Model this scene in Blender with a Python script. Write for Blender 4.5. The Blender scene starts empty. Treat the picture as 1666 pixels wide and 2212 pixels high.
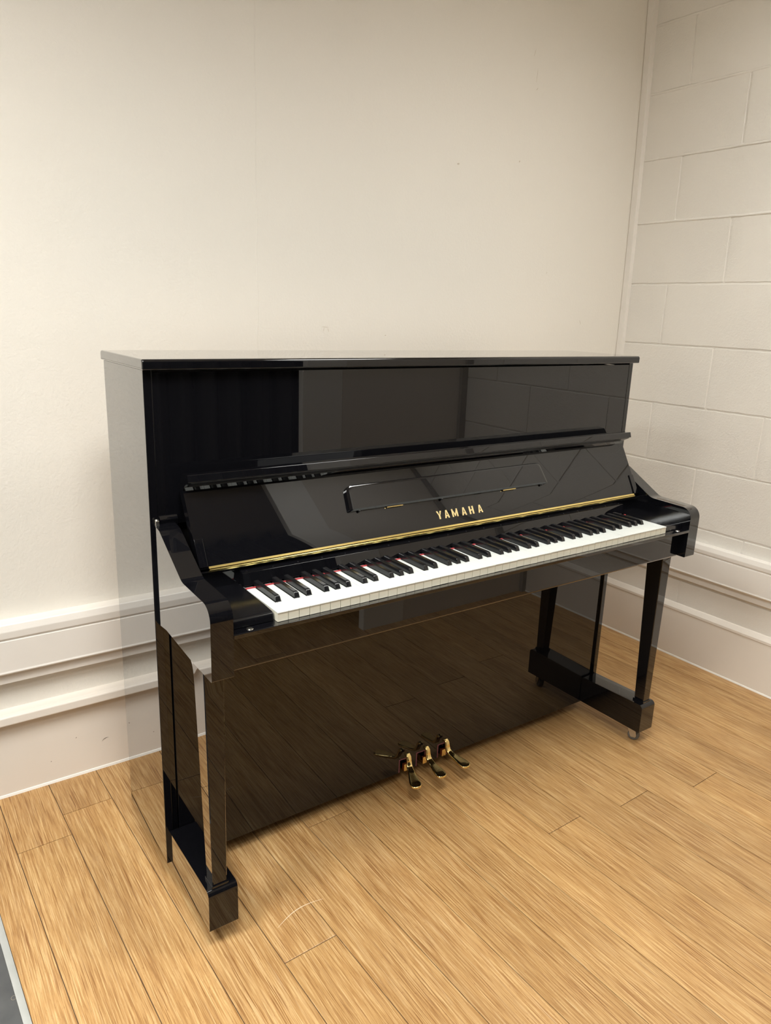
import bpy, bmesh, math, random
from mathutils import Vector, Matrix
random.seed(7)
C = bpy.context.scene.collection
sc = bpy.context.scene

# ------------------------------------------------------------------ materials
def mat(name, col=(.8,.8,.8), rough=.5, metal=0., spec=.5, ior=1.5, coat=0.):
    m = bpy.data.materials.new(name); m.use_nodes = True
    b = m.node_tree.nodes['Principled BSDF']
    b.inputs['Base Color'].default_value = (*col, 1)
    b.inputs['Roughness'].default_value = rough
    b.inputs['Metallic'].default_value = metal
    b.inputs['IOR'].default_value = ior
    b.inputs['Specular IOR Level'].default_value = spec
    b.inputs['Coat Weight'].default_value = coat
    b.inputs['Coat Roughness'].default_value = .02
    return m
def N(m, t): return m.node_tree.nodes.new(t)
def L(m, a, b): m.node_tree.links.new(a, b)
def B(m): return m.node_tree.nodes['Principled BSDF']
def noise(m, scale, detail=4, rough=.5, vec=None, sx=1, sy=1, sz=1, distortion=0):
    tc = N(m, 'ShaderNodeTexCoord'); mp = N(m, 'ShaderNodeMapping')
    mp.inputs['Scale'].default_value = (sx, sy, sz)
    L(m, vec if vec is not None else tc.outputs['Object'], mp.inputs['Vector'])
    n = N(m, 'ShaderNodeTexNoise'); n.inputs['Scale'].default_value = scale
    n.inputs['Detail'].default_value = detail; n.inputs['Roughness'].default_value = rough
    n.inputs['Distortion'].default_value = distortion
    L(m, mp.outputs[0], n.inputs['Vector']); return n
def ramp(m, fac, stops):
    r = N(m, 'ShaderNodeValToRGB'); e = r.color_ramp.elements
    while len(e) < len(stops): e.new(.5)
    for i, (p, c) in enumerate(stops):
        e[i].position = p; e[i].color = (*c, 1)
    L(m, fac, r.inputs[0]); return r
def mixc(m, fac, a, b, mode='MIX'):
    x = N(m, 'ShaderNodeMix'); x.data_type = 'RGBA'; x.blend_type = mode
    if isinstance(fac, (int, float)): x.inputs[0].default_value = fac
    else: L(m, fac, x.inputs[0])
    for i, v in ((6, a), (7, b)):
        if isinstance(v, tuple): x.inputs[i].default_value = (*v, 1)
        else: L(m, v, x.inputs[i])
    return x.outputs[2]
def bump(m, h, dist=.001, strength=1., prev=None):
    b = N(m, 'ShaderNodeBump'); b.inputs['Distance'].default_value = dist
    b.inputs['Strength'].default_value = strength; L(m, h, b.inputs['Height'])
    if prev is not None: L(m, prev, b.inputs['Normal'])
    L(m, b.outputs[0], B(m).inputs['Normal']); return b.outputs[0]

def lacquer(name, rough=.012, col=(.0035,.0035,.0045)):
    m = bpy.data.materials.new(name); m.use_nodes = True; nt = m.node_tree; nt.nodes.clear()
    out = N(m, 'ShaderNodeOutputMaterial'); mx = N(m, 'ShaderNodeMixShader')
    d = N(m, 'ShaderNodeBsdfDiffuse'); d.inputs[0].default_value = (*col, 1)
    g = N(m, 'ShaderNodeBsdfAnisotropic'); g.inputs['Roughness'].default_value = rough
    g.inputs['Color'].default_value = (1, 1, 1, 1)
    fr = N(m, 'ShaderNodeFresnel'); fr.inputs[0].default_value = 1.5
    r = ramp(m, fr.outputs[0], [(.0,(.0,)*3),(.04,(.043,)*3),(.08,(.090,)*3),(.12,(.20,)*3),(.165,(.36,)*3),(.24,(.47,)*3),(.45,(.72,)*3),(1.,(1.,)*3)])
    L(m, r.outputs[0], mx.inputs[0]); L(m, d.outputs[0], mx.inputs[1]); L(m, g.outputs[0], mx.inputs[2])
    L(m, mx.outputs[0], out.inputs[0])
    return m
M_black = lacquer('black_polyester_lacquer')
M_block_lacquer = lacquer('worn_black_lacquer', .14)
M_satin = mat('satin_black_paint', (.006,.006,.007), .28)
M_void = mat('dark_inside', (.006,.005,.005), .8)
M_brass = mat('polished_brass', (.84,.65,.29), .11, 1.)
M_hinge = mat('brass_hinge', (.80,.64,.24), .20, 1.)
n = noise(M_hinge, 25, 4, sx=1, sy=1, sz=1); bump(M_hinge, n.outputs[0], .0012, .35)
M_gold = mat('gold_lettering', (.86,.68,.34), .35, .6)
M_nickel = mat('nickel', (.62,.60,.55), .25, 1.)
M_ivory = mat('white_key_plastic', (.70,.725,.695), .12, ior=1.49)
M_kfront = mat('key_front_cream', (.66,.63,.52), .3)
M_keyrear = mat('grey_key_rear', (.20,.21,.21), .35)
M_ebony = mat('black_key_plastic', (.008,.008,.009), .16)
n = noise(M_ebony, 300, 2); bump(M_ebony, n.outputs[0], .0002, .2)
M_felt = mat('red_felt', (.36,.035,.04), .95)
n = noise(M_felt, 900, 2); bump(M_felt, n.outputs[0], .0006, .6)
M_mauve = mat('mauve_felt', (.23,.075,.085), .95)
M_rubber = mat('grey_wheel', (.10,.095,.085), .45)
M_caster = mat('caster_steel', (.42,.36,.28), .35, .9)
M_wood = mat('back_frame_wood', (.45,.30,.16), .55)
n = noise(M_wood, 30, 4, sx=.2, sy=6, sz=1)
L(M_wood, ramp(M_wood, n.outputs[0], [(.3,(.32,.20,.10)),(.7,(.52,.36,.2))]).outputs[0], B(M_wood).inputs['Base Color'])

# painted plaster
M_plaster = mat('cream_plaster_paint', (.765,.73,.665), .62, spec=.3)
n1 = noise(M_plaster, 130, 4, .6); n2 = noise(M_plaster, 14, 3)
b1 = bump(M_plaster, n1.outputs[0], .0018, .55); bump(M_plaster, n2.outputs[0], .004, .2, b1)
# painted block
M_block = mat('cream_block_paint', (.775,.745,.69), .42, spec=.45)
n1 = noise(M_block, 150, 5, .7); n2 = noise(M_block, 22, 3); n3 = noise(M_block, 3, 3)
r = ramp(M_block, n1.outputs[0], [(.30,(0,0,0)),(.55,(.55,.55,.55)),(.72,(1,1,1))])
sp = N(M_block, 'ShaderNodeMath'); sp.operation = 'MULTIPLY'; L(M_block, r.outputs[0], sp.inputs[0])
r2 = ramp(M_block, n3.outputs[0], [(.35,(.25,.25,.25)),(.65,(1,1,1))]); L(M_block, r2.outputs[0], sp.inputs[1])
b1 = bump(M_block, sp.outputs[0], .0020, .6); bump(M_block, n2.outputs[0], .005, .3, b1)
M_gloss = mat('white_gloss_trunking', (.80,.765,.715), .32, spec=.5)
n = noise(M_gloss, 5, 3); L(M_gloss, ramp(M_gloss, n.outputs[0], [(.3,(.78,.745,.695)),(.7,(.82,.785,.735))]).outputs[0], B(M_gloss).inputs['Base Color'])
M_skirt = mat('cream_skirting_paint', (.76,.70,.63), .45, spec=.45)
n = noise(M_skirt, 3, 4); L(M_skirt, ramp(M_skirt, n.outputs[0], [(.3,(.75,.695,.625)),(.7,(.79,.735,.665))]).outputs[0], B(M_skirt).inputs['Base Color'])
M_caulk = mat('white_caulk', (.82,.80,.75), .5)
M_mark = mat('scuff_mark', (.33,.28,.21), .7)
M_dark = mat('dark_scuff', (.12,.09,.07), .7)
M_ceil = mat('ceiling_paint', (.72,.70,.64), .8)
n = noise(M_ceil, 60, 4); bump(M_ceil, n.outputs[0], .002, .3)
M_greywall = mat('grey_cream_paint', (.72,.67,.60), .7)
n = noise(M_greywall, 90, 3); bump(M_greywall, n.outputs[0], .001, .4)
M_curtain = mat('black_drape', (.012,.011,.011), .75)
n = noise(M_curtain, 400, 2); bump(M_curtain, n.outputs[0], .001, .5)
M_vinyl = mat('charcoal_vinyl', (.075,.078,.08), .38)
n = noise(M_vinyl, 12, 5); L(M_vinyl, ramp(M_vinyl, n.outputs[0], [(.35,(.062,.065,.068)),(.7,(.095,.097,.098))]).outputs[0], B(M_vinyl).inputs['Base Color'])
M_strip = mat('grey_threshold_paint', (.40,.41,.39), .45)
n = noise(M_strip, 20, 5, sy=.3); L(M_strip, ramp(M_strip, n.outputs[0], [(.35,(.33,.34,.32)),(.65,(.45,.455,.44))]).outputs[0], B(M_strip).inputs['Base Color'])
M_scr = mat('pale_scratch', (.66,.50,.33), .6)
M_seam = mat('plank_seam', (.09,.05,.025), .8)

# strand bamboo: fibres run along local y
def bamboo():
    m = mat('strand_bamboo', (.6,.4,.2), .36, spec=.5)
    tc = N(m, 'ShaderNodeTexCoord')
    at = N(m, 'ShaderNodeAttribute'); at.attribute_name = 'plank'
    off = N(m, 'ShaderNodeVectorMath'); off.operation = 'MULTIPLY_ADD'
    L(m, at.outputs['Color'], off.inputs[0]); off.inputs[1].default_value = (7, 13, 5)
    L(m, tc.outputs['Object'], off.inputs[2])
    v = off.outputs[0]
    # gentle wander of the fibres
    w = noise(m, 3.0, 3, .55, vec=v, sx=2.6, sy=1.0)
    add = N(m, 'ShaderNodeVectorMath'); add.operation = 'MULTIPLY_ADD'
    L(m, w.outputs['Color'], add.inputs[0]); add.inputs[1].default_value = (.008, .0, 0)
    L(m, v, add.inputs[2]); v2 = add.outputs[0]
    f1 = noise(m, 1, 3, .60, vec=v2, sx=380, sy=11)       # fine fibres
    f2 = noise(m, 1, 3, .55, vec=v2, sx=150, sy=5)        # bands of strand
    f3 = noise(m, 1, 4, .75, vec=v2, sx=620, sy=95)        # flecks
    f4 = noise(m, 1, 2, .5, vec=v, sx=9, sy=1.6)           # broad tone
    c = ramp(m, f1.outputs[0], [(.34,(.33,.16,.050)),(.45,(.52,.30,.110)),(.54,(.63,.39,.160)),(.66,(.80,.57,.28))]).outputs[0]
    c2 = ramp(m, f2.outputs[0], [(.34,(.42,.225,.08)),(.5,(.57,.345,.135)),(.66,(.76,.52,.245))]).outputs[0]
    c = mixc(m, .32, c, c2)
    fl = ramp(m, f3.outputs[0], [(.26,(1,1,1)),(.40,(0,0,0))]).outputs[0]
    c = mixc(m, fl, c, (.27,.11,.030))
    f5 = noise(m, 1, 2, .5, vec=v2, sx=560, sy=8)        # dark hairlines
    f6 = noise(m, 1, 2, .5, vec=v2, sx=40, sy=5)
    hl = ramp(m, f5.outputs[0], [(.36,(.75,)*3),(.44,(0,)*3)]).outputs[0]
    hm = ramp(m, f6.outputs[0], [(.42,(.15,)*3),(.60,(1,)*3)]).outputs[0]
    c = mixc(m, mixc(m, 1., hl, hm, 'MULTIPLY'), c, (.27,.115,.032))
    wl = ramp(m, f5.outputs[0], [(.60,(0,)*3),(.68,(.38,)*3)]).outputs[0]
    c = mixc(m, wl, c, (.88,.68,.40))
    t = ramp(m, f4.outputs[0], [(.3,(.86,.83,.80)),(.7,(1.08,1.08,1.08))]).outputs[0]
    c = mixc(m, 1., c, t, 'MULTIPLY')
    hv = N(m, 'ShaderNodeAttribute'); hv.attribute_name = 'tint'
    c = mixc(m, 1., c, hv.outputs['Color'], 'MULTIPLY')
    L(m, c, B(m).inputs['Base Color'])
    r = ramp(m, f1.outputs[0], [(.3,(.46,.46,.46)),(.7,(.33,.33,.33))]).outputs[0]
    L(m, r, B(m).inputs['Roughness'])
    bump(m, f1.outputs[0], .0004, .35)
    return m
M_floor = bamboo()

# ------------------------------------------------------------------ mesh helpers
def tag(o, label=None, cat=None, group=None, kind=None):
    if label: o['label'] = label
    if cat: o['category'] = cat
    if group: o['group'] = group
    if kind: o['kind'] = kind
    return o
def empty(name, loc=(0,0,0)):
    o = bpy.data.objects.new(name, None); C.objects.link(o); o.location = loc; o.empty_display_size = .1
    return o
def obj(name, bm, mats, parent=None, smooth=None):
    bm.normal_update()
    me = bpy.data.meshes.new(name); bm.to_mesh(me); bm.free()
    for m in (mats if isinstance(mats, (list, tuple)) else [mats]): me.materials.append(m)
    o = bpy.data.objects.new(name, me); C.objects.link(o)
    if parent is not None: o.parent = parent
    if smooth is not None:
        for p in me.polygons: p.use_smooth = True
        me.set_sharp_from_angle(angle=math.radians(smooth))
        wn = o.modifiers.new('face_weighted', 'WEIGHTED_NORMAL'); wn.keep_sharp = True; wn.weight = 100
    return o
def box(bm, x0, x1, y0, y1, z0, z1, bev=0., seg=2, mi=0):
    t = bmesh.new()
    vs = [t.verts.new((x, y, z)) for x in (x0, x1) for y in (y0, y1) for z in (z0, z1)]
    for f in ((0,1,3,2),(4,6,7,5),(0,4,5,1),(2,3,7,6),(0,2,6,4),(1,5,7,3)):
        t.faces.new([vs[i] for i in f])
    if bev: bmesh.ops.bevel(t, geom=t.edges[:], offset=bev, segments=seg, profile=.5, affect='EDGES')
    merge(bm, t, mi)
def merge(bm, t, mi=0, mtx=None):
    if mtx is not None: bmesh.ops.transform(t, matrix=mtx, verts=t.verts)
    bmesh.ops.recalc_face_normals(t, faces=t.faces)
    mp = {v: bm.verts.new(v.co) for v in t.verts}
    for f in t.faces:
        g = bm.faces.new([mp[v] for v in f.verts]); g.material_index = mi
    t.free()
def prism(bm, prof, axis, a, b, bev=0., seg=2, mi=0, mtx=None):
    """extrude closed 2-D profile along axis between a and b. profile coords: x->(y,z)  y->(x,z)  z->(x,y)"""
    t = bmesh.new()
    def P(p, w): return {'x': (w, p[0], p[1]), 'y': (p[0], w, p[1]), 'z': (p[0], p[1], w)}[axis]
    A = [t.verts.new(P(p, a)) for p in prof]; Bv = [t.verts.new(P(p, b)) for p in prof]
    n = len(prof)
    t.faces.new(A); t.faces.new(Bv[::-1])
    for i in range(n): t.faces.new((A[i], Bv[i], Bv[(i+1) % n], A[(i+1) % n]))
    bmesh.ops.recalc_face_normals(t, faces=t.faces)
    if bev:
        es = [e for e in t.edges if len(e.link_faces) == 2 and e.link_faces[0].normal.dot(e.link_faces[1].normal) < .8]
        bmesh.ops.bevel(t, geom=es, offset=bev, segments=seg, profile=.5, affect='EDGES')
    merge(bm, t, mi, mtx)
def cyl(bm, p0, p1, r0, r1=None, seg=24, mi=0, bev=0.):
    r1 = r0 if r1 is None else r1
    p0, p1 = Vector(p0), Vector(p1); d = p1 - p0
    t = bmesh.new()
    bmesh.ops.create_cone(t, cap_ends=True, segments=seg, radius1=r0, radius2=r1, depth=d.length)
    if bev:
        es = [e for e in t.edges if len(e.link_faces) == 2 and abs(e.link_faces[0].normal.dot(e.link_faces[1].normal)) < .3]
        bmesh.ops.bevel(t, geom=es, offset=bev, segments=3, profile=.5, affect='EDGES')
    q = Vector((0,0,1)).rotation_difference(d.normalized()).to_matrix().to_4x4()
    merge(bm, t, mi, Matrix.Translation((p0+p1)/2) @ q)
def rounded(pts, rad, n=6):
    """round selected corners: pts [(a,b,r)]"""
    out = []
    m = len(pts)
    for i, p in enumerate(pts):
        r = p[2] if len(p) > 2 else rad
        if r <= 0: out.append(p[:2]); continue
        P = Vector(p[:2]); A = Vector(pts[i-1][:2]); Bq = Vector(pts[(i+1) % m][:2])
        u = (A-P).normalized(); v = (Bq-P).normalized()
        ang = u.angle(v); d = min(r/math.tan(ang/2), (A-P).length*.49, (Bq-P).length*.49); rr = d*math.tan(ang/2)
        c = P + (u+v).normalized()*(rr/math.sin(ang/2))
        s = P+u*d; e = P+v*d
        a0 = math.atan2(s.y-c.y, s.x-c.x); a1 = math.atan2(e.y-c.y, e.x-c.x)
        da = (a1-a0+math.pi) % (2*math.pi)-math.pi
        for k in range(n+1):
            a = a0+da*k/n; out.append((c.x+rr*math.cos(a), c.y+rr*math.sin(a)))
    return out
def lean(z): return .0167*max(0., z-1.1)**2

# ------------------------------------------------------------------ the room
YW = .540; XR = 1.385; ZC = 2.66; XL = -3.1; YB = -2.45
# floor: individual bamboo boards in one mesh
def make_floor():
    bm = bmesh.new()
    lt = bm.loops.layers.float_color.new('tint'); lp = bm.loops.layers.float_color.new('plank')
    rnd = random.Random(3)
    th = math.radians(-1.6)
    pitch = .1277; LEN = 1.83; gap = .0009
    joints = {0: -.357, 2: -.025, -3: .290, 6: -.400, 8: -.437, 10: -.503, 15: .40, -4: -1.3, -2: -1.45, -1: -1.2, 1: -1.30, 3: -1.28, 4: -1.5, 5: -1.36, 7: -1.30, 9: -1.42, 11: -1.36, 12: -1.29, 13: -1.44, 14: -1.36, 16: -1.3}
    # board k spans x0+pitch*k .. ; k=0 board is [-.633,-.505] at y=-.357
    piv = Vector((-.505, -.357))
    R = Matrix.Rotation(-th, 2)
    tops = []
    for k in range(-4, 17):
        xa = -.505 + pitch*(k-1) + gap; xb = -.505 + pitch*k - gap
        j = joints[k]
        if k == -4: xa = -1.0845
        while j > -4.2: j -= LEN
        while j < YW+.1:
            y0, y1 = j+gap, min(j+LEN-gap, YW+.05)
            j += LEN
            if y1 <= y0 or y1 < -4.3: continue
            sh = rnd.uniform(.93, 1.04); w = rnd.uniform(-.025, .025)
            tint = (sh*(1+w*.3)*.77, sh*.745, sh*(1-w)*.73, 1); pr = (rnd.random(), rnd.random(), rnd.random(), 1)
            c0 = .0011
            q = [(xa,y0),(xb,y0),(xb,y1),(xa,y1)]; qi = [(xa+c0,y0+c0),(xb-c0,y0+c0),(xb-c0,y1-c0),(xa+c0,y1-c0)]
            def V(p, z):
                v = piv + R @ (Vector(p)-piv); return bm.verts.new((v.x, v.y, z))
            lo = [V(p, -.004) for p in q]; ed = [V(p, -.0005) for p in q]; tp = [V(p, 0) for p in qi]
            fs = [bm.faces.new(tp)]
            for i in range(4):
                i2 = (i+1) % 4
                fs.append(bm.faces.new((ed[i], ed[i2], tp[i2], tp[i])))
                fs.append(bm.faces.new((lo[i], lo[i2], ed[i2], ed[i])))
            for f in fs:
                for l in f.loops: l[lt] = tint; l[lp] = pr
    box(bm, -1.12, 1.62, -4.3, YW+.09, -.06, -.0025, mi=1)
    # pale scratch on the boards
    def arc(pts, w, z, mi):
        prev = None
        for i, (x, y, ww) in enumerate(pts):
            a = Vector(pts[max(0, i-1)][:2]); b = Vector(pts[min(len(pts)-1, i+1)][:2]); d = (b-a).normalized(); nrm = Vector((-d.y, d.x))*w*ww
            cur = (bm.verts.new((x+nrm.x, y+nrm.y, z)), bm.verts.new((x-nrm.x, y-nrm.y, z)))
            if prev:
                f = bm.faces.new((prev[0], prev[1], cur[1], cur[0])); f.material_index = mi
            prev = cur
    pts = []
    for i in range(17):
        t = i/16; pts.append((-.603+.125*t, -.301+.018*t+.014*math.sin(math.pi*t), .3+.7*math.sin(math.pi*t)))
    arc([(x, y+.03-.0, w) for x, y, w in pts], .0011, .0003, 2)
    o = obj('floor', bm, [M_floor, M_seam, M_scr]); tag(o, kind='structure')
    # beside the bamboo: painted threshold strip and charcoal vinyl
    def line(p): 
        v = piv + R @ (Vector(p)-piv); return (v.x, v.y)
    bm = bmesh.new()
    prism(bm, [line((-1.0995,-4.2)), line((-1.0855,-4.2)), line((-1.0855,YW-.05)), line((-1.0995,YW-.05))], 'z', -.05, .0006, bev=.0008)
    tag(obj('trim_3', bm, M_strip), kind='structure')
    bm = bmesh.new()
    prism(bm, [line((-3.4,-4.2)), line((-1.1,-4.2)), line((-1.1,YW+.09)), line((-3.4,YW+.09))], 'z', -.06, -.001)
    for i in range(24):      # the faint ring worn in the vinyl
        a0 = i/24*2*math.pi; a1 = (i+1)/24*2*math.pi
        cx, cy = -1.109, -.143
        f = bm.faces.new([bm.verts.new((cx+r*math.cos(a), cy+r*1.1*math.sin(a), -.0006)) for r, a in ((.0042,a0),(.0048,a0),(.0048,a1),(.0042,a1))]); f.material_index = 1
    tag(obj('floor', bm, [M_vinyl, mat('worn_ring', (.32,.26,.19), .6)]), kind='structure')
make_floor()

# back wall with its joint ridge and small scuffs
bm = bmesh.new()
box(bm, XL-.1, XR+.12, YW, YW+.10, -.05, ZC+.05)
prev = None
for i in range(60):
    z = .52 + (2.6-.52)*i/59; x = -.2495 + .0016*math.sin(i*.9)+.0008*math.sin(i*2.7)
    cur = [bm.verts.new((x+dx, YW-dy, z)) for dx, dy in ((-.0012,0),(0,.0007),(.0012,0))]
    if prev:
        for a in range(2): bm.faces.new((prev[a], prev[a+1], cur[a+1], cur[a]))
    prev = cur
def scuff(bm, x, z, w, h, ang=0, mi=1, y=YW-.0006, n=9, bendy=0.):
    c, s = math.cos(ang), math.sin(ang)
    up = []; dn = []
    for i in range(n):
        t = i/(n-1)*2-1
        th = h*(1-abs(t)**2.2)*(.7+.6*random.random())+.0002
        u = t*w; v = bendy*(1-t*t)
        up.append(bm.verts.new((x+u*c-(v+th)*s, y, z+u*s+(v+th)*c)))
        dn.append(bm.verts.new((x+u*c-(v-th)*s, y, z+u*s+(v-th)*c)))
    for i in range(n-1):
        f = bm.faces.new((dn[i], dn[i+1], up[i+1], up[i])); f.material_index = mi
for a in [(-.025,1.262,.012,.0006,-.05),(-.030,1.255,.006,.0005,1.3),(-.014,1.253,.006,.0005,-1.2),(.466,1.784,.006,.0025,.2),(.738,1.827,.0035,.0022,.9),
          (.772,2.165,.012,.0005,1.3),(.79,2.10,.022,.0005,1.5),(.795,2.06,.006,.0008,.9),(1.129,1.300,.010,.0007,-1.1),(.918,1.473,.004,.0008,1.2),(.20,1.24,.003,.0012,0)]:
    scuff(bm, *a)
tag(obj('wall_back', bm, [M_plaster, mat('faint_scuff', (.56,.50,.41), .7)]), kind='structure')

# right wall: painted concrete blocks laid in running bond
def make_blocks():
    bm = bmesh.new()
    rnd = random.Random(11)
    MX = XR+.0029
    for i in range(90):      # mortar bed
        za = -.05+(ZC+.1)*i/90; zb = -.05+(ZC+.1)*(i+1)/90
        bm.faces.new([bm.verts.new(p) for p in ((MX,YB-.2,za),(MX,YB-.2,zb),(MX,YW+.1,zb),(MX,YW+.1,za))])
    box(bm, XR+.06, XR+.14, YB-.2, YW+.1, -.05, ZC+.05)
    P = .2272; z0 = .773-P*4; LB = .459
    j = .0090
    for k in range(4, 9):    # the upper bed joints are struck proud
        zc = z0+P*(k+4); n = 90
        prev = None
        for i in range(n+1):
            y = YB-.1+(YW+.1-YB)*i/n; jz = rnd.uniform(-.0006,.0006); pr = .0020+rnd.uniform(-.0006,.0005)
            cur = [bm.verts.new((XR+.003-dx*(pr+.003)/.005, y, zc+dz+jz)) for dz, dx in ((-.0058,0),(-.0045,.0034),(-.001,.005),(.003,.0042),(.0058,.001),(.0062,0))]
            if prev:
                for q in range(5): bm.faces.new((prev[q], prev[q+1], cur[q+1], cur[q])).smooth = True
            prev = cur
    def blk(y0, y1, za, zb):
        t = bmesh.new(); dx = rnd.uniform(-.0009, .0009)
        X = XR+dx
        n = max(2, int((y1-y0)/.03)); 
        # front face grid with slightly ragged rounded edges
        ys = [y0+j/2] + [y0+j/2+(y1-y0-j)*i/n for i in range(1, n)] + [y1-j/2]
        m = 6; zs = [za+j/2+(zb-za-j)*i/m for i in range(m+1)]
        g = []
        for iy, y in enumerate(ys):
            col = []
            for iz, z in enumerate(zs):
                e = iy in (0, n) ; f = iz in (0, m)
                dy = rnd.uniform(-.0009,.0009) if e else 0; dz = rnd.uniform(-.0011,.0011) if f else 0
                col.append(t.verts.new((X, y+dy, z+dz)))
            g.append(col)
        for a in range(n):
            for b in range(m): t.faces.new((g[a][b], g[a+1][b], g[a+1][b+1], g[a][b+1]))
        be = [e for e in t.edges if len(e.link_faces) == 1]
        r1 = bmesh.ops.extrude_edge_only(t, edges=be)
        cy, cz = (y0+y1)/2, (za+zb)/2
        for v in [v for v in r1['geom'] if isinstance(v, bmesh.types.BMVert)]:
            v.co.x += .0050
            v.co.y += .0016*(1 if v.co.y > cy+(y1-y0)*.5-j else (-1 if v.co.y < cy-(y1-y0)*.5+j else 0))
            v.co.z += .0018*(1 if v.co.z > cz+(zb-za)*.5-j else (-1 if v.co.z < cz-(zb-za)*.5+j else 0))
        bmesh.ops.recalc_face_normals(t, faces=t.faces)
        # face the room
        if sum(f.normal.x for f in t.faces) > 0: bmesh.ops.reverse_faces(t, faces=t.faces)
        mp = {v: bm.verts.new(v.co) for v in t.verts}
        for f in t.faces: bm.faces.new([mp[v] for v in f.verts])
        t.free()
    r = 0
    while z0+P*r < ZC:
        za = z0+P*r; zb = za+P
        off = .346 if r % 2 == 0 else .346-LB/2
        y = off-LB*8
        while y < YW:
            a, b = max(y, YB-.1), min(y+LB, YW)
            if b-a > .03: blk(a, b, za, min(zb, ZC+.02))
            y += LB
        r += 1
    for v in bm.verts: v.co.x -= lean(v.co.z)
    return obj('wall_right', bm, M_block)
tag(make_blocks(), kind='structure')

# corner batten
bm = bmesh.new()
for i in range(20):
    za = .49+(ZC-.49)*i/20; zb = .49+(ZC-.49)*(i+1)/20
    for (a, b, yy) in ((1.3665, 1.3885, .5140),):
        la, lb = lean(za), lean(zb)
        vs = [bm.verts.new(p) for p in ((a-la*1.4,yy,za),(b-la,yy,za),(b-lb,yy,zb),(a-lb*1.4,yy,zb),(a-la*1.4,YW,za),(b-la,YW,za),(b-lb,YW,zb),(a-lb*1.4,YW,zb))]
        for f in ((0,1,2,3),(4,0,3,7),(1,5,6,2)): bm.faces.new([vs[q] for q in f])
bmesh.ops.remove_doubles(bm, verts=bm.verts, dist=.0001)
for i in range(20):      # dark strip painted in as gap shade where batten meets plaster
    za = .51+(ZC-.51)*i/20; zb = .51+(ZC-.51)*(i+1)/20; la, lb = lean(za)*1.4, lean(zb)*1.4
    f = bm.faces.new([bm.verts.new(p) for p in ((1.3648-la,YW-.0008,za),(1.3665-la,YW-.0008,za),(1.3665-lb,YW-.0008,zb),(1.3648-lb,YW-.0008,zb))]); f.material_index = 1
tag(obj('trim_1', bm, [M_gloss, mat('gap_shade', (.50,.44,.35), .7)]), kind='structure')

# dado trunking: profile (d = distance from the wall, z)
def trunk_profile(D, ztop, zg, zb, zbase):
    return rounded([(0,ztop-.000,0),(D-.004,ztop,.004),(D+.002,ztop-.018,.010),(D+.001,zg+.006,.004),(D-.004,zg+.003,0),(D-.004,zg,0),(D,zg-.001,.001),
                    (D,zb+.014,0),(D+.004,zb+.007,.005),(D-.008,zb,.004),(D-.014,zb,0),(D-.014,zbase+.002,.0015),(D-.020,zbase,.0015),(0,zbase,0)], .002, 4)
bm = bmesh.new()
pr = [(YW-d, z) for d, z in trunk_profile(.045, .509, .466, .370, .340)]
prism(bm, pr, 'x', XL, XR+.02)
tag(obj('trim_2', bm, M_gloss, smooth=35), kind='structure')
bm = bmesh.new()
pr = [(XR-d, z) for d, z in trunk_profile(.030, .494, .456, .358, .329)]
prism(bm, pr, 'y', YB, YW-.02)
tag(obj('trim_4', bm, M_gloss, smooth=35), kind='structure')
# boxed skirtings
bm = bmesh.new()
F = .012
pr = [(YW-d, z) for d, z in rounded([(0,.256,0),(.028,.2535,.01),(.040,.250,.006),(.041,.226,.005),(.034,.223,.002),(F,.223,0),(F,.0,0),(0,0,0)], 0, 5)]
prism(bm, pr, 'x', XL, XR+.02)
prism(bm, [(YW-F-.004,0),(YW-F,0),(YW-F,.007),(YW-F-.002,.006)], 'x', XL, XR-.02, mi=1)
scuff(bm, -.752, .089, .0105, .0007, .35, mi=2, y=YW-F-.0005, bendy=.0035)
scuff(bm, -.83, .12, .002, .0006, .9, mi=2, y=YW-F-.0005); scuff(bm, -.90, .068, .001, .0012, .9, mi=2, y=YW-F-.0005)
tag(obj('baseboard_back', bm, [M_skirt, M_caulk, M_dark], smooth=35), kind='structure')
bm = bmesh.new()
F = .014
pr = [(XR-d, z) for d, z in rounded([(0,.222,0),(.004,.221,.002),(.0165,.204,.003),(.0165,.1945,.002),(F,.193,0),(F,0,0),(0,0,0)], 0, 4)]
prism(bm, pr, 'y', YB, YW-.02)
prism(bm, [(XR-F-.003,0),(XR-F,0),(XR-F,.006),(XR-F-.0015,.005)], 'y', YB, YW-.03, mi=1)
tag(obj('baseboard_right', bm, [M_skirt, M_caulk], smooth=35), kind='structure')

# the rest of the room (seen in the lacquer)
bm = bmesh.new(); box(bm, XL-.1, XR+.14, YB-.3, YW+.1, ZC, ZC+.06)
tag(obj('ceiling', bm, M_ceil), kind='structure')
bm = bmesh.new(); box(bm, XL-.1, XL, YB-.3, YW+.1, -.05, ZC+.05)
tag(obj('wall_left', bm, M_greywall), kind='structure')
bm = bmesh.new()
box(bm, .60, XR+.1, -1.62, -1.50, -.05, ZC)
box(bm, 1.345, XR+.02, -1.52, -1.48, -.05, ZC, mi=2)  # dark grey strip added to paint shade into the corner
box(bm, .418, .630, -1.535, -1.498, -.05, ZC, bev=.003, mi=1)
box(bm, XL, XR+.1, YB-.3, YB-.2, -.05, ZC)
tag(obj('wall_front', bm, [M_greywall, mat('white_post_paint', (.84,.82,.77), .5), mat('corner_shade_grey', (.36,.33,.29), .6)]), kind='structure')
bm = bmesh.new()
xs = [XL+.02 + (1.30-XL-.02)*i/640 for i in range(641)]
prev = None
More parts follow.
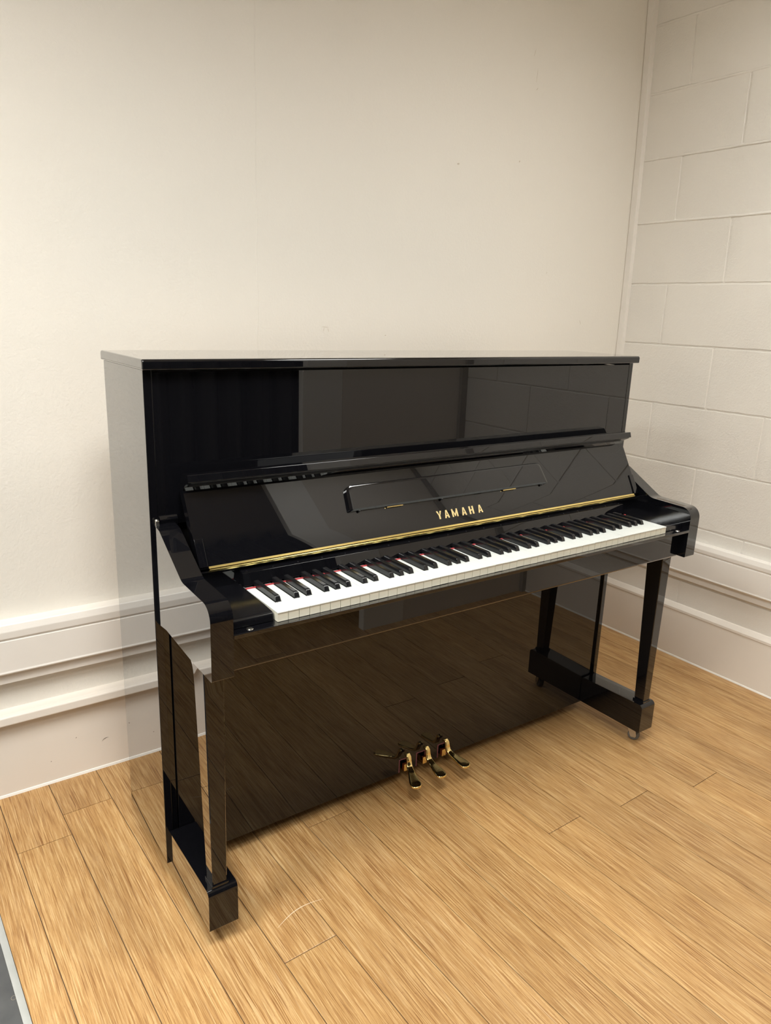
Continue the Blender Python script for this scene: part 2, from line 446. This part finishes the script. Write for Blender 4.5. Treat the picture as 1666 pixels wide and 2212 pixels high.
for i, x in enumerate(xs):
    ph = x*2*math.pi/.145
    y = YB+.13 + .038*math.sin(ph+.6*math.sin(x*5)) + .010*math.sin(ph*2.3)
    cur = [bm.verts.new((x, y + .006*math.sin(x*40)*(1-k/6), .03+(ZC-.08)*k/6)) for k in range(7)]
    if prev:
        for k in range(6): bm.faces.new((prev[k], cur[k], cur[k+1], prev[k+1])).smooth = True
    prev = cur
o = obj('curtain', bm, M_curtain)
md = o.modifiers.new('thick', 'SOLIDIFY'); md.thickness = .003
tag(o, 'black pleated curtain facing the piano, mirrored in the left of its upper panel', 'curtain')

# ------------------------------------------------------------------ ceiling panels (the lamps of the room, plus one added for fill)
def emit(name, col, s):
    m = bpy.data.materials.new(name); m.use_nodes = True; nt = m.node_tree; nt.nodes.clear()
    o = nt.nodes.new('ShaderNodeOutputMaterial'); e = nt.nodes.new('ShaderNodeEmission')
    e.inputs[0].default_value = (*col, 1); e.inputs[1].default_value = s; nt.links.new(e.outputs[0], o.inputs[0]); return m
WARM = (1., 1.0, .965)
LK = 1.15; SPREAD = 156
def lamp(x, y, w, d, power, label):
    t = empty('ceiling_light', (x, y, ZC)); tag(t, label, 'light', 'flush ceiling lights')
    bm = bmesh.new()
    for a in ((-w/2-.02,w/2+.02,-d/2-.02,-d/2),(-w/2-.02,w/2+.02,d/2,d/2+.02),(-w/2-.02,-w/2,-d/2,d/2),(w/2,w/2+.02,-d/2,d/2)):
        box(bm, *a, -.085, -.0005, bev=.002)
    obj('frame', bm, M_gloss, t)
    bm = bmesh.new(); box(bm, -w/2, w/2, -d/2, d/2, -.012, -.001)
    obj('diffuser', bm, emit('lit_diffuser', WARM, .6), t)
    ld = bpy.data.lights.new('panel_light', 'AREA'); ld.shape = 'RECTANGLE'; ld.size = w; ld.size_y = d
    ld.energy = power*math.pi*LK; ld.color = WARM; ld.spread = math.radians(SPREAD)
    lo = bpy.data.objects.new('panel_light', ld); C.objects.link(lo); lo.parent = t; lo.location = (0, 0, -.0135)
lamp(.62, -.80, .60, .60, 1.0, 'flush ceiling light in front of the block wall')
lamp(-.95, -1.14, .60, .60, 1.85, 'flush ceiling light above the front of the piano')
lamp(-2.10, -.62, .60, .60, 2.7, 'flush ceiling light over the charcoal floor left of the piano')
lamp(-2.05, -2.0, .60, .60, 1.5, 'added fill light on the ceiling nearest the black curtain')  # extra lamp, added only to soften shadows and lift the ambient light

# ------------------------------------------------------------------ THE PIANO
P = empty('upright_piano', (0, .1, 0))
tag(P, 'tall glossy black upright piano with open keyboard and gold lettering, standing on bamboo floor', 'piano')
def part(name, bm, m, parent=None, smooth=None, label=None):
    o = obj(name, bm, m, None, smooth); o.parent = parent or P
    if parent is None: o.location = (0, -.1, 0)
    if label: o['label'] = label
    return o
# sides
for s in (-1, 1):
    bm = bmesh.new()
    xs_ = sorted((s*.756, s*.7385))
    box(bm, *xs_, -.007, .270, .048, 1.1873, bev=.0012, seg=3)
    part('side_panel', bm, M_black, smooth=40)
    bm = bmesh.new()
    xs_ = sorted((s*.7382, s*.724))
    box(bm, *xs_, .001, .255, .052, 1.180, bev=.0012)
    part('inner_side', bm, M_black, smooth=40)
# lid
bm = bmesh.new()
prof = rounded([(-.0255,1.188,.003),(-.0255,1.209,.007),(.272,1.209,.007),(.272,1.188,.003)], .005, 6)
prism(bm, prof, 'x', -.7617, .7617, bev=0)
bmesh.ops.remove_doubles(bm, verts=bm.verts, dist=1e-6)
es = [e for e in bm.edges if len(e.link_faces) == 2 and abs(e.link_faces[0].normal.x) + abs(e.link_faces[1].normal.x) > .9 and abs(e.link_faces[0].normal.dot(e.link_faces[1].normal)) < .1]
bmesh.ops.bevel(bm, geom=es, offset=.0035, segments=3, profile=.5, affect='EDGES')
part('lid', bm, M_black, smooth=35)
# upper panel
bm = bmesh.new()
box(bm, -.7382, .7382, -.0064, .020, .870, 1.1825, bev=.0009, seg=3)
part('upper_panel', bm, M_black, smooth=40)
bm = bmesh.new(); box(bm, -.7236, .7236, .024, .252, .66, 1.178)
part('action_case', bm, M_void)
# back frame and posts
bm = bmesh.new()
box(bm, -.736, .736, .255, .268, .06, 1.18)
for x in (-.66,-.33,0,.33,.66): box(bm, x-.045, x+.045, .268, .330, .07, 1.16, bev=.003)
box(bm, -.72, .72, .268, .325, 1.08, 1.17, bev=.003)
part('back_frame', bm, M_wood)

# lower panel with three pedal slots
Z0, Z1 = .0415, .640
slots = [(-.084, -.046, .084), (-.0225, .016, .086), (.0565, .094, .086)]
pts = [(-.7225, Z0)]
for a, b, zt in slots: pts += [(a, Z0), (a, zt), (b, zt), (b, Z0)]
pts += [(.7225, Z0), (.7225, Z1), (-.7225, Z1)]
bm = bmesh.new(); prism(bm, pts, 'y', -.0045, .015, bev=.0011, seg=2)
part('lower_panel', bm, M_black, smooth=40)
bm = bmesh.new(); box(bm, -.7225, .7225, .034, .250, .060, .64)
part('bottom_board', bm, M_void)
for a, b, zt in slots:
    bm = bmesh.new(); w = .0022
    box(bm, a, a+w, -.0052, .004, Z0+.002, zt); box(bm, b-w, b, -.0052, .004, Z0+.002, zt); box(bm, a+w, b-w, -.0052, .004, zt-w, zt)
    part('slot_felt', bm, M_mauve)

# arms (cheeks)
arm = rounded([(-.007,.648,0),(-.007,.878,0),(-.046,.867,.012),(-.170,.7985,.05),(-.303,.7960,.030),(-.302,.6485,.004),(-.292,.6475,0),(-.205,.6485,.03),(-.058,.6560,0)], 0, 8)
arm = rounded([(-.008,.655,0),(-.008,.876,0),(-.044,.870,.010),(-.165,.7995,.045),(-.3035,.7955,.032),(-.3025,.6490,.0035),(-.214,.6500,.0),(-.060,.6600,0)], 0, 8)
for s in (-1, 1):
    bm = bmesh.new(); a, b = sorted((s*.750, s*.706))
    prism(bm, arm, 'x', a, b, bev=.0)
    es = [e for e in bm.edges if len(e.link_faces) == 2 and (abs(e.link_faces[0].normal.x) > .9) != (abs(e.link_faces[1].normal.x) > .9)]
    bmesh.ops.bevel(bm, geom=es, offset=.0028, segments=3, profile=.5, affect='EDGES')
    part('arm', bm, M_black, smooth=32)
# top cap rail behind each arm, with its small nickel clip
for s in (-1, 1):
    bm = bmesh.new(); a, b = sorted((s*.7375, s*.700))
    prism(bm, rounded([(.001,.868),(-.012,.868),(-.016,.884),(-.008,.891),(.001,.891)], .003, 4), 'x', a, b)
    o = part('cap_rail', bm, M_black, smooth=40)
    bm = bmesh.new(); a, b = sorted((s*.7485, s*.7400))
    box(bm, a, b, -.019, -.0085, .869, .884, bev=.0016, seg=3); cyl(bm, ((a+b)/2, -.014, .884), ((a+b)/2, -.014, .8865), .0042, .003)
    c = part('clip', bm, M_nickel, o, smooth=40, label='nickel clip')

# legs, plinths, toe blocks, casters
for s in (-1, 1):
    toe = bmesh.new()
    a, b = sorted((s*.7490, s*.6845))
    prism(toe, rounded([(-.0060,.047,0),(-.0060,.136,.006),(-.2475,.1425,.013),(-.2475,.047,.002)], 0, 6), 'x', a, b)
    es = [e for e in toe.edges if len(e.link_faces) == 2 and (abs(e.link_faces[0].normal.x) > .9) != (abs(e.link_faces[1].normal.x) > .9)]
    bmesh.ops.bevel(toe, geom=es, offset=.0022, segments=3, profile=.5, affect='EDGES')
    to = part('toe_block', toe, M_black, smooth=35)
    leg = bmesh.new()
    # rings from bottom to top: (z, xin, xout, yfront, yback)
    rings = [(.1400,.7030,.7345,-.2355,-.2020),(.300,.7018,.7365,-.2362,-.1960),(.480,.7003,.7388,-.2370,-.1890),(.590,.6993,.7402,-.2375,-.1845),
             (.618,.6988,.7408,-.2378,-.1825),(.632,.6985,.7414,-.2385,-.1790),(.641,.6980,.7420,-.2400,-.1730),(.650,.6975,.7425,-.2430,-.1640)]
    prev = None
    for i, (z, xi, xo, yf, yb) in enumerate(rings):
        cb = .0016
        q = [(s*xi, yf+cb),(s*(xi+cb), yf),(s*(xo-cb), yf),(s*xo, yf+cb),(s*xo, yb-cb),(s*(xo-cb), yb),(s*(xi+cb), yb),(s*xi, yb-cb)]
        cur = [leg.verts.new((x, y, z)) for x, y in q]
        if prev:
            for k in range(8): leg.faces.new((prev[k], prev[(k+1)%8], cur[(k+1)%8], cur[k]))
        else: leg.faces.new(cur)
        prev = cur
    leg.faces.new(prev); bmesh.ops.recalc_face_normals(leg, faces=leg.faces)
    lo = part('leg', leg, M_black, smooth=30)
    bm = bmesh.new(); a, b = sorted((s*.7375, s*.7000))
    box(bm, a, b, -.2385, -.1985, .140, .1475, bev=.0015)
    part('plinth', bm, M_black, lo, smooth=40)
    # casters: front and rear
    for cy, par, ang in ((-.212 if s > 0 else -.185, to, .45), (.225, to, -.3)):
        X = s*.712
        bm = bmesh.new(); c_, s_ = math.cos(ang), math.sin(ang)
        ax = Vector((c_, s_, 0)); ctr = Vector((X, cy, .0185))
        if cy > 0: ctr.z = .0185
        cyl(bm, ctr-ax*.0095, ctr+ax*.0095, .0185, seg=32, bev=.004)
        ca = part('caster', bm, M_rubber, par, smooth=40, label='grey caster wheel')
        bm = bmesh.new()
        for sg in (-1, 1):
            c2 = ctr+ax*.0125*sg; d = Vector((-s_, c_, 0))
            t = bmesh.new()
            poly = [(-.007,-.006),(.007,-.006),(.010,.0),(.021,.0285),(-.004,.0285),(-.010,.0)]
            A = [t.verts.new(c2 - ax*.0011 + d*u + Vector((0,0,w))) for u, w in poly]; Bq = [t.verts.new(c2 + ax*.0011 + d*u + Vector((0,0,w))) for u, w in poly]
            t.faces.new(A); t.faces.new(Bq[::-1])
            for k in range(6): t.faces.new((A[k], Bq[k], Bq[(k+1)%6], A[(k+1)%6]))
            merge(bm, t)
            cyl(bm, c2-ax*.002, c2+ax*.002, .0042, seg=16)
        pc = ctr + Vector((-s_, c_, 0))*.009
        cyl(bm, (pc.x, pc.y, .0440), (pc.x, pc.y, .0472), .018, seg=24)
        part('caster_fork', bm, M_caster, par, smooth=40, label='steel caster fork')

# key bed / key slip
bm = bmesh.new(); box(bm, -.7055, .7055, -.262, -.008, .652, .700)
part('key_bed', bm, M_void)
bm = bmesh.new()
prof = rounded([(-.2600,.7235,0),(-.2780,.7235,.002),(-.2780,.6465,.007),(-.2480,.6440,.006),(-.2400,.660,0),(-.2600,.668,0)], 0, 8)
prism(bm, prof, 'x', -.7055, .7055)
part('key_slip', bm, M_black, smooth=35)
bm = bmesh.new()
prof = rounded([(-.2580,.7240,0),(-.2580,.7335,0),(-.3045,.7335,.0008),(-.3030,.7250,.0012)], 0, 4)
prism(bm, prof, 'x', -.7055, .7055)
sr = part('key_slip_rail', bm, M_black, smooth=35)
# key blocks
for s in (-1, 1):
    bm = bmesh.new()
    prof = rounded([(-.060,.7342,0),(-.060,.758,0),(-.240,.7532,.0),(-.2790,.7505,.009),(-.2810,.7342,.001)], 0, 6)
    a, b = sorted((s*.6135, s*.7050)); prism(bm, prof, 'x', a, b)
    es = [e for e in bm.edges if len(e.link_faces) == 2 and (abs(e.link_faces[0].normal.x) > .9) != (abs(e.link_faces[1].normal.x) > .9)]
    bmesh.ops.bevel(bm, geom=es, offset=.0020, segments=3, profile=.5, affect='EDGES')
    part('key_block', bm, M_block_lacquer, smooth=35)
    bm = bmesh.new()
    cx = s*.668
    cyl(bm, (cx,-.2905,.7334), (cx,-.2905,.7347), .0068, .0060, seg=28); cyl(bm, (cx,-.2905,.7345), (cx,-.2905,.7352), .0035, seg=20)
    part('stud', bm, M_nickel, sr, smooth=40, label='nickel stud')

# keys
KZ, KF, KB = .7540, -.2920, -.1400
W = .0235; X0 = -26*W
names = 'ABCDEFG'
off = {'C': -.0022, 'D': .0022, 'F': -.0032, 'G': 0., 'A': .0032}
blk = []; SW = .0122
for i in range(51):
    nme = names[i % 7]
    if nme in off:
        # sharp after this white key, at boundary i+1
        blk.append((i, X0 + W*(i+1) + off[nme]))
bset = dict(blk)
g = .00045
YS = -.2440
for i in range(52):
    a = X0+W*i+g; b = X0+W*(i+1)-g
    la = a; rb = b
    if i-1 in bset: la = bset[i-1]+SW/2+.0012
    if i in bset: rb = bset[i]-SW/2-.0012
    poly = [(a, KF), (b, KF), (b, YS)]
    if rb < b: poly += [(rb, YS)]
    poly += [(rb, -.1502), (la, -.1502)]
    if la > a: poly += [(la, YS)]
    poly += [(a, YS)]
    # drop repeated points
    pp = []
    for q in poly:
        if not pp or (abs(q[0]-pp[-1][0])+abs(q[1]-pp[-1][1])) > 1e-6: pp.append(q)
    bm = bmesh.new()
    dz = random.uniform(-.00025,.00025)
    prism(bm, [(x, y) for x, y in pp], 'z', KZ-.0023+dz, KZ+dz, bev=.00045, seg=2)
    # moulded front and wooden body below the cap
    box(bm, a+.0002, b-.0002, KF+.0012, KF+.05, KZ-.0195+dz, KZ-.0024+dz, mi=1)
    box(bm, max(a,la)+.0002, min(b,rb)-.0002, KF+.05, -.1506, KZ-.0195+dz, KZ-.0024+dz, mi=1)
    box(bm, max(a,la)+.0001, min(b,rb)-.0001, -.1500, KB+.005, KZ-.0195+dz, KZ-.0004+dz, bev=.0004, mi=2)
    part('white_key', bm, [M_ivory, M_kfront, M_keyrear])
for i, x in blk:
    bm = bmesh.new()
    # body: rings front to back with sloped front
    zb, zt = KZ-.006, KZ+.0118
    def ring(y, z0_, z1_, wb, wt):
        r_ = .0011
        return [(x-wb/2, y, z0_), (x+wb/2, y, z0_), (x+wt/2, y, z1_-r_), (x+wt/2-r_*.9, y, z1_), (x-wt/2+r_*.9, y, z1_), (x-wt/2, y, z1_-r_)]
    f0 = ring(-.2420, zb, zb+.0062, .0112, .0110)
    R_ = [ring(-.2432, zb, zb+.0062, SW, SW-.0003), ring(-.2426, zb, KZ+.0030, SW, .0112), ring(-.2400, zb, zt-.0024, SW, .0102), ring(-.2388, zb, zt-.0010, SW, .0101), ring(-.2366, zb, zt-.0001, SW, .0101), ring(-.2330, zb, zt, SW, .0101), ring(-.1420, zb, zt+.0002, SW, .0101)]
    prev = None
    for r_ in R_:
        cur = [bm.verts.new(p) for p in r_]
        if prev:
            for k in range(6): bm.faces.new((prev[k], prev[(k+1)%6], cur[(k+1)%6], cur[k]))
        else: bm.faces.new(cur[::-1])
        prev = cur
    bm.faces.new(prev)
    bmesh.ops.recalc_face_normals(bm, faces=bm.faces)
    part('black_key', bm, M_ebony, smooth=28)
bm = bmesh.new(); box(bm, -.6115, .6115, -.1530, -.1478, KZ-.001, KZ+.0017, bev=.0007)
part('felt_strip', bm, M_felt, label='red felt strip across the key tops')
bm = bmesh.new(); box(bm, -.6125, .6125, -.125, -.05, .701, .7545)
part('key_frame', bm, M_void)

# name board between keys and hinge
bm = bmesh.new()
prof = rounded([(-.1280,.7575,0),(-.1440,.7575,.001),(-.1365,.7835,.001),(-.1240,.7860,0),(-.1150,.790,0),(-.1150,.7575,0)], 0, 4)
prism(bm, prof, 'x', -.612, .612)
nb = part('name_board', bm, M_black, smooth=30)
for i in range(21):
    bm = bmesh.new()
    x = -.60+.06*i; cyl(bm, (x,-.1300,.7845), (x,-.1302,.7858), .0017, seg=12)
    part('screw', bm, M_satin, nb)
bm = bmesh.new()
prism(bm, rounded([(-.1170,.7520,0),(-.1170,.7880,.002),(-.1235,.7925,.002),(-.1235,.7955,.001),(-.050,.7955,0),(-.050,.752,0)], 0, 4), 'x', -.7050, .7050)
part('fallboard_rail', bm, M_black, smooth=35)

# fallboard: leaning panel, folded lip on top
F0 = Vector((-.1235, .8025)); F1 = Vector((-.0440, .9470))
du = (F1-F0).normalized(); nn = Vector((-du.y, du.x))    # towards the player is -y
if nn.x > 0: nn = -nn
def fb(u, w): v = F0 + du*u + nn*w; return (v.x, v.y)
LF = (F1-F0).length
cv = [(*fb(.042*k/14, -.0020*(1-k/14)**2), 0) for k in range(15)]
prof = rounded(cv + [(*fb(LF,0),0), (-.0475,.9560,.004), (-.0745,.9700,.0015), (-.0700,.9850,.0018), (-.0420,.9830,.006), (-.022,.958,.01), (*fb(LF-.012,-.020),0), (*fb(0,-.020),.002)], 0, 5)
bm = bmesh.new(); prism(bm, prof, 'x', -.6975, .6975)
es = [e for e in bm.edges if len(e.link_faces) == 2 and (abs(e.link_faces[0].normal.x) > .9) != (abs(e.link_faces[1].normal.x) > .9)]
bmesh.ops.bevel(bm, geom=es, offset=.0012, segments=2, profile=.5, affect='EDGES')
fbo = part('fallboard', bm, M_black, smooth=30)
# dark strip added under the lip to cover its bright reflection
bm = bmesh.new()
prism(bm, [(-.0490,.9566),(-.0725,.9690),(-.0732,.9678),(-.0497,.9553)], 'x', -.690, .690)
part('lip_reflection_cover', bm, M_satin, fbo)
# end plates
for s in (-1, 1):
    t = bmesh.new(); a, b = sorted((s*.6980, s*.6800))
    prism(t, [fb(.003,-.02), fb(.003,.0022), fb(.025,.0033), fb(.062,.0035), fb(.062,-.02)], 'x', a, b, bev=.001)
    part('end_plate', t, M_black, fbo, smooth=40)
# long brass hinge
bm = bmesh.new()
prism(bm, [fb(-.0010,-.004), fb(-.0010,.0016), fb(.0035,.0010), fb(.0035,-.004)], 'x', -.6785, .6785)
for i in range(60):
    x = -.6785+1.357*i/60
    cyl(bm, (x+.0002,-.1266,.7992), (x+1.357/60-.0005,-.1266,.7992), .0020, seg=12)
prism(bm, [(-.1262,.7950),(-.1220,.7945),(-.1220,.7985),(-.1268,.7985)], 'x', -.6785, .6785)
part('brass_hinge', bm, M_hinge, fbo, smooth=40, label='long brass hinge')
# folded music desk on the fallboard
def onboard(u, v, w):     # u = x, v = distance up the board, w = proud of it
    q = fb(v, w); return (u, q[0], q[1])
def vz(z): return (z-.8025)/du.y
t = bmesh.new()
xa, xb, za, zb_ = -.3270, .3230, vz(.8660), vz(.9195)
outl = rounded([(xa,za,.003),(xb,za,.003),(xb-.012,zb_,.016),(xa+.004,zb_,.018)], 0, 6)
inn = rounded([(xa+.011,za+.004,.002),(xb-.011,za+.004,.002),(xb-.021,zb_-.006,.014),(xa+.013,zb_-.006,.015)], 0, 6)
A = [t.verts.new(onboard(u, v, .0002)) for u, v in outl]; A2 = [t.verts.new(onboard(u, v, .0075)) for u, v in outl]; Bi = [t.verts.new(onboard(u, v, .0105)) for u, v in inn]
nA = len(outl)
for k in range(nA):
    t.faces.new((A[k], A[(k+1)%nA], A2[(k+1)%nA], A2[k])); t.faces.new((A2[k], A2[(k+1)%nA], Bi[(k+1)%nA], Bi[k]))
t.faces.new(Bi); t.faces.new(A[::-1])
bmesh.ops.recalc_face_normals(t, faces=t.faces)
dk = part('music_desk', t, M_black, fbo, smooth=25)
for cx in (-.199, .177):
    bm = bmesh.new()
    t2 = bmesh.new(); bmesh.ops.create_cone(t2, cap_ends=True, segments=14, radius1=.0019, radius2=.0019, depth=.046)
    q = onboard(cx, za-.0014, .0042)
    merge(bm, t2, 0, Matrix.Translation(q) @ Matrix.Rotation(math.pi/2, 4, 'Y'))
    part('desk_hinge', bm, M_brass, dk, smooth=40, label='small brass desk hinge')
for cx in (-.300, -.055, .300):
    bm = bmesh.new()
    t2 = bmesh.new(); bmesh.ops.create_uvsphere(t2, u_segments=12, v_segments=8, radius=.0032)
    merge(bm, t2, 0, Matrix.Translation(onboard(cx, za-.0010, .0045)))
    part('desk_button', bm, M_satin, dk, smooth=60)
# lettering: Y A M A H A in condensed gold capitals
def stroke_letters():
    bm = bmesh.new()
    Hh = .0205; v0 = vz(.8225)-.0002
    def quad(p):
        v = [bm.verts.new(onboard(x, v0+y*Hh, .0006)) for x, y in p]; lo_ = [bm.verts.new(onboard(x, v0+y*Hh, .0)) for x, y in p]
        bm.faces.new(v)
        n_ = len(p)
        for k in range(n_): bm.faces.new((lo_[k], lo_[(k+1)%n_], v[(k+1)%n_], v[k]))
    def Y(x, w):
        s = .0045; m = x+w/2
        quad([(m-s/2,0),(m+s/2,0),(m+s/2,.45),(m-s/2,.45)])
        quad([(m-s/2,.45),(m+.0002,.45-.02),(x+s,1),(x,1)]); quad([(m-.0002,.43),(m+s/2,.45),(x+w,1),(x+w-s,1)])
    def A(x, w):
        s = .0045; m = x+w/2
        quad([(x,0),(x+s,0),(m+.0006,1),(m-.0021,1)]); quad([(x+w-s,0),(x+w,0),(m+.0021,1),(m-.0006,1)])
        quad([(x+s*.9,.20),(x+w-s*.9,.20),(x+w-s*1.15,.34),(x+s*1.15,.34)])
    def Hc(x, w):
        s = .0048
        quad([(x,0),(x+s,0),(x+s,1),(x,1)]); quad([(x+w-s,0),(x+w,0),(x+w,1),(x+w-s,1)]); quad([(x+s,.43),(x+w-s,.43),(x+w-s,.58),(x+s,.58)])
    def Mc(x, w):
        s = .0042; m = x+w/2
        quad([(x,0),(x+s,0),(x+s,1),(x,1)]); quad([(x+w-s,0),(x+w,0),(x+w,1),(x+w-s,1)])
        quad([(x+s*.7,1),(x+s*.7,.78),(m-.0012,.05),(m+.0012,.05),(m,.32)]); quad([(x+w-s*.7,.78),(x+w-s*.7,1),(m,.32),(m-.0012,.05),(m+.0012,.05)])
    Y(-.0800,.0160); A(-.0560,.0150); Mc(-.0318,.0190); A(.0000,.0155); Hc(.0255,.0150); A(.0550,.0155)
    bmesh.ops.recalc_face_normals(bm, faces=bm.faces)
    return bm
part('lettering', stroke_letters(), M_gold, fbo, label='gold capital lettering')

# pedals
def pedal(x0, x1, name='pedal'):
    bm = bmesh.new()
    # spine: (t along, x, y, z, halfwidth, halfthick)
    secs = []
    path = [(-.0,-.0130,.1020,.0062,.0046),(.0,-.0200,.1040,.0068,.0046),(.01,-.0245,.1000,.0072,.0046),(.03,-.0270,.0880,.0078,.0046),(.07,-.0310,.0780,.0084,.0046),(.16,-.0385,.0715,.0088,.0046),
            (.30,-.0500,.0680,.0097,.0045),(.42,-.0580,.0666,.0108,.0045),(.55,-.0670,.0652,.0124,.0045),(.68,-.0765,.0638,.0143,.0045),(.80,-.0850,.0626,.0158,.0045),(.88,-.0910,.0617,.0164,.0045),(.93,-.0960,.0609,.0161,.0044)]
    for k in range(1, 8):
        a = k/8*math.pi/2
        path.append((.93+.07*math.sin(a), -.0960-.0120*math.sin(a), .0609-.0015*math.sin(a), max(.0161*math.cos(a)**.8, .003), .0044*max(math.cos(a),.0)**.35))
    for (f, y, z, hw, ht) in path:
        x = x0 + (x1-x0)*f
        secs.append((x, y, z, hw, ht))
    prev = None; K = 28
    for i, (x, y, z, hw, ht) in enumerate(secs):
        a = secs[max(0,i-1)]; b = secs[min(len(secs)-1,i+1)]
        d = Vector((b[0]-a[0], b[1]-a[1], b[2]-a[2])).normalized()
        side = d.cross(Vector((0,0,1)));
        if side.length < .3: side = Vector((-1,0,0))
        side.normalize(); up = side.cross(d).normalized()
        cur = []
        for k in range(K):
            t = 2*math.pi*k/K; cx, cz = math.cos(t), math.sin(t)
            e = .42
            px = math.copysign(abs(cx)**e, cx)*hw; pz = math.copysign(abs(cz)**.6, cz)*ht
            cur.append(bm.verts.new(Vector((x,y,z))+side*px+up*pz))
        if prev:
            for k in range(K): bm.faces.new((prev[k], prev[(k+1)%K], cur[(k+1)%K], cur[k]))
        else: bm.faces.new(cur)
        prev = cur
    bm.faces.new(prev)
    # arm going back through the slot
    bmesh.ops.recalc_face_normals(bm, faces=bm.faces)
    return part('pedal', bm, M_brass, smooth=50)
for x0, x1, a, b in ((-.0655,-.094,-.084,-.046), (.0020,-.003,-.0225,.016), (.0740,.087,.0565,.094)):
    pd = pedal(x0, x1)
    bm = bmesh.new(); box(bm, x0-.0080, x0+.0065, -.016, .030, .050, .072, bev=.001)
    part('pedal_arm', bm, M_brass, pd, smooth=40)

# ------------------------------------------------------------------ camera
cam = bpy.data.cameras.new('camera'); co = bpy.data.objects.new('camera', cam); C.objects.link(co)
R2 = Vector((0.81883649,-0.57299024,0.03448172)); U2 = Vector((0.12247374,0.23307727,0.96471507)); FW = Vector((0.56080923,0.78572079,-0.26102843))
m = Matrix((( R2.x, U2.x, -FW.x, -1.20549279), (R2.y, U2.y, -FW.y, -1.46556567), (R2.z, U2.z, -FW.z, 1.31133684), (0,0,0,1)))
co.matrix_world = m
cam.sensor_fit = 'VERTICAL'; cam.sensor_height = 24; cam.lens = 24*1593.1533/2212; cam.clip_start = .02
sc.camera = co
w = bpy.data.worlds.new('world'); sc.world = w; w.use_nodes = True
w.node_tree.nodes['Background'].inputs[0].default_value = (1,.93,.82,1); w.node_tree.nodes['Background'].inputs[1].default_value = .0
sc.view_settings.view_transform = 'Standard'; sc.view_settings.look = 'None'; sc.view_settings.gamma = 1.; sc.view_settings.exposure = 2.38
sc.view_settings.use_curve_mapping = False
sc.cycles.max_bounces = 10; sc.cycles.diffuse_bounces = 6; sc.cycles.glossy_bounces = 6
sc.cycles.sample_clamp_indirect = 6
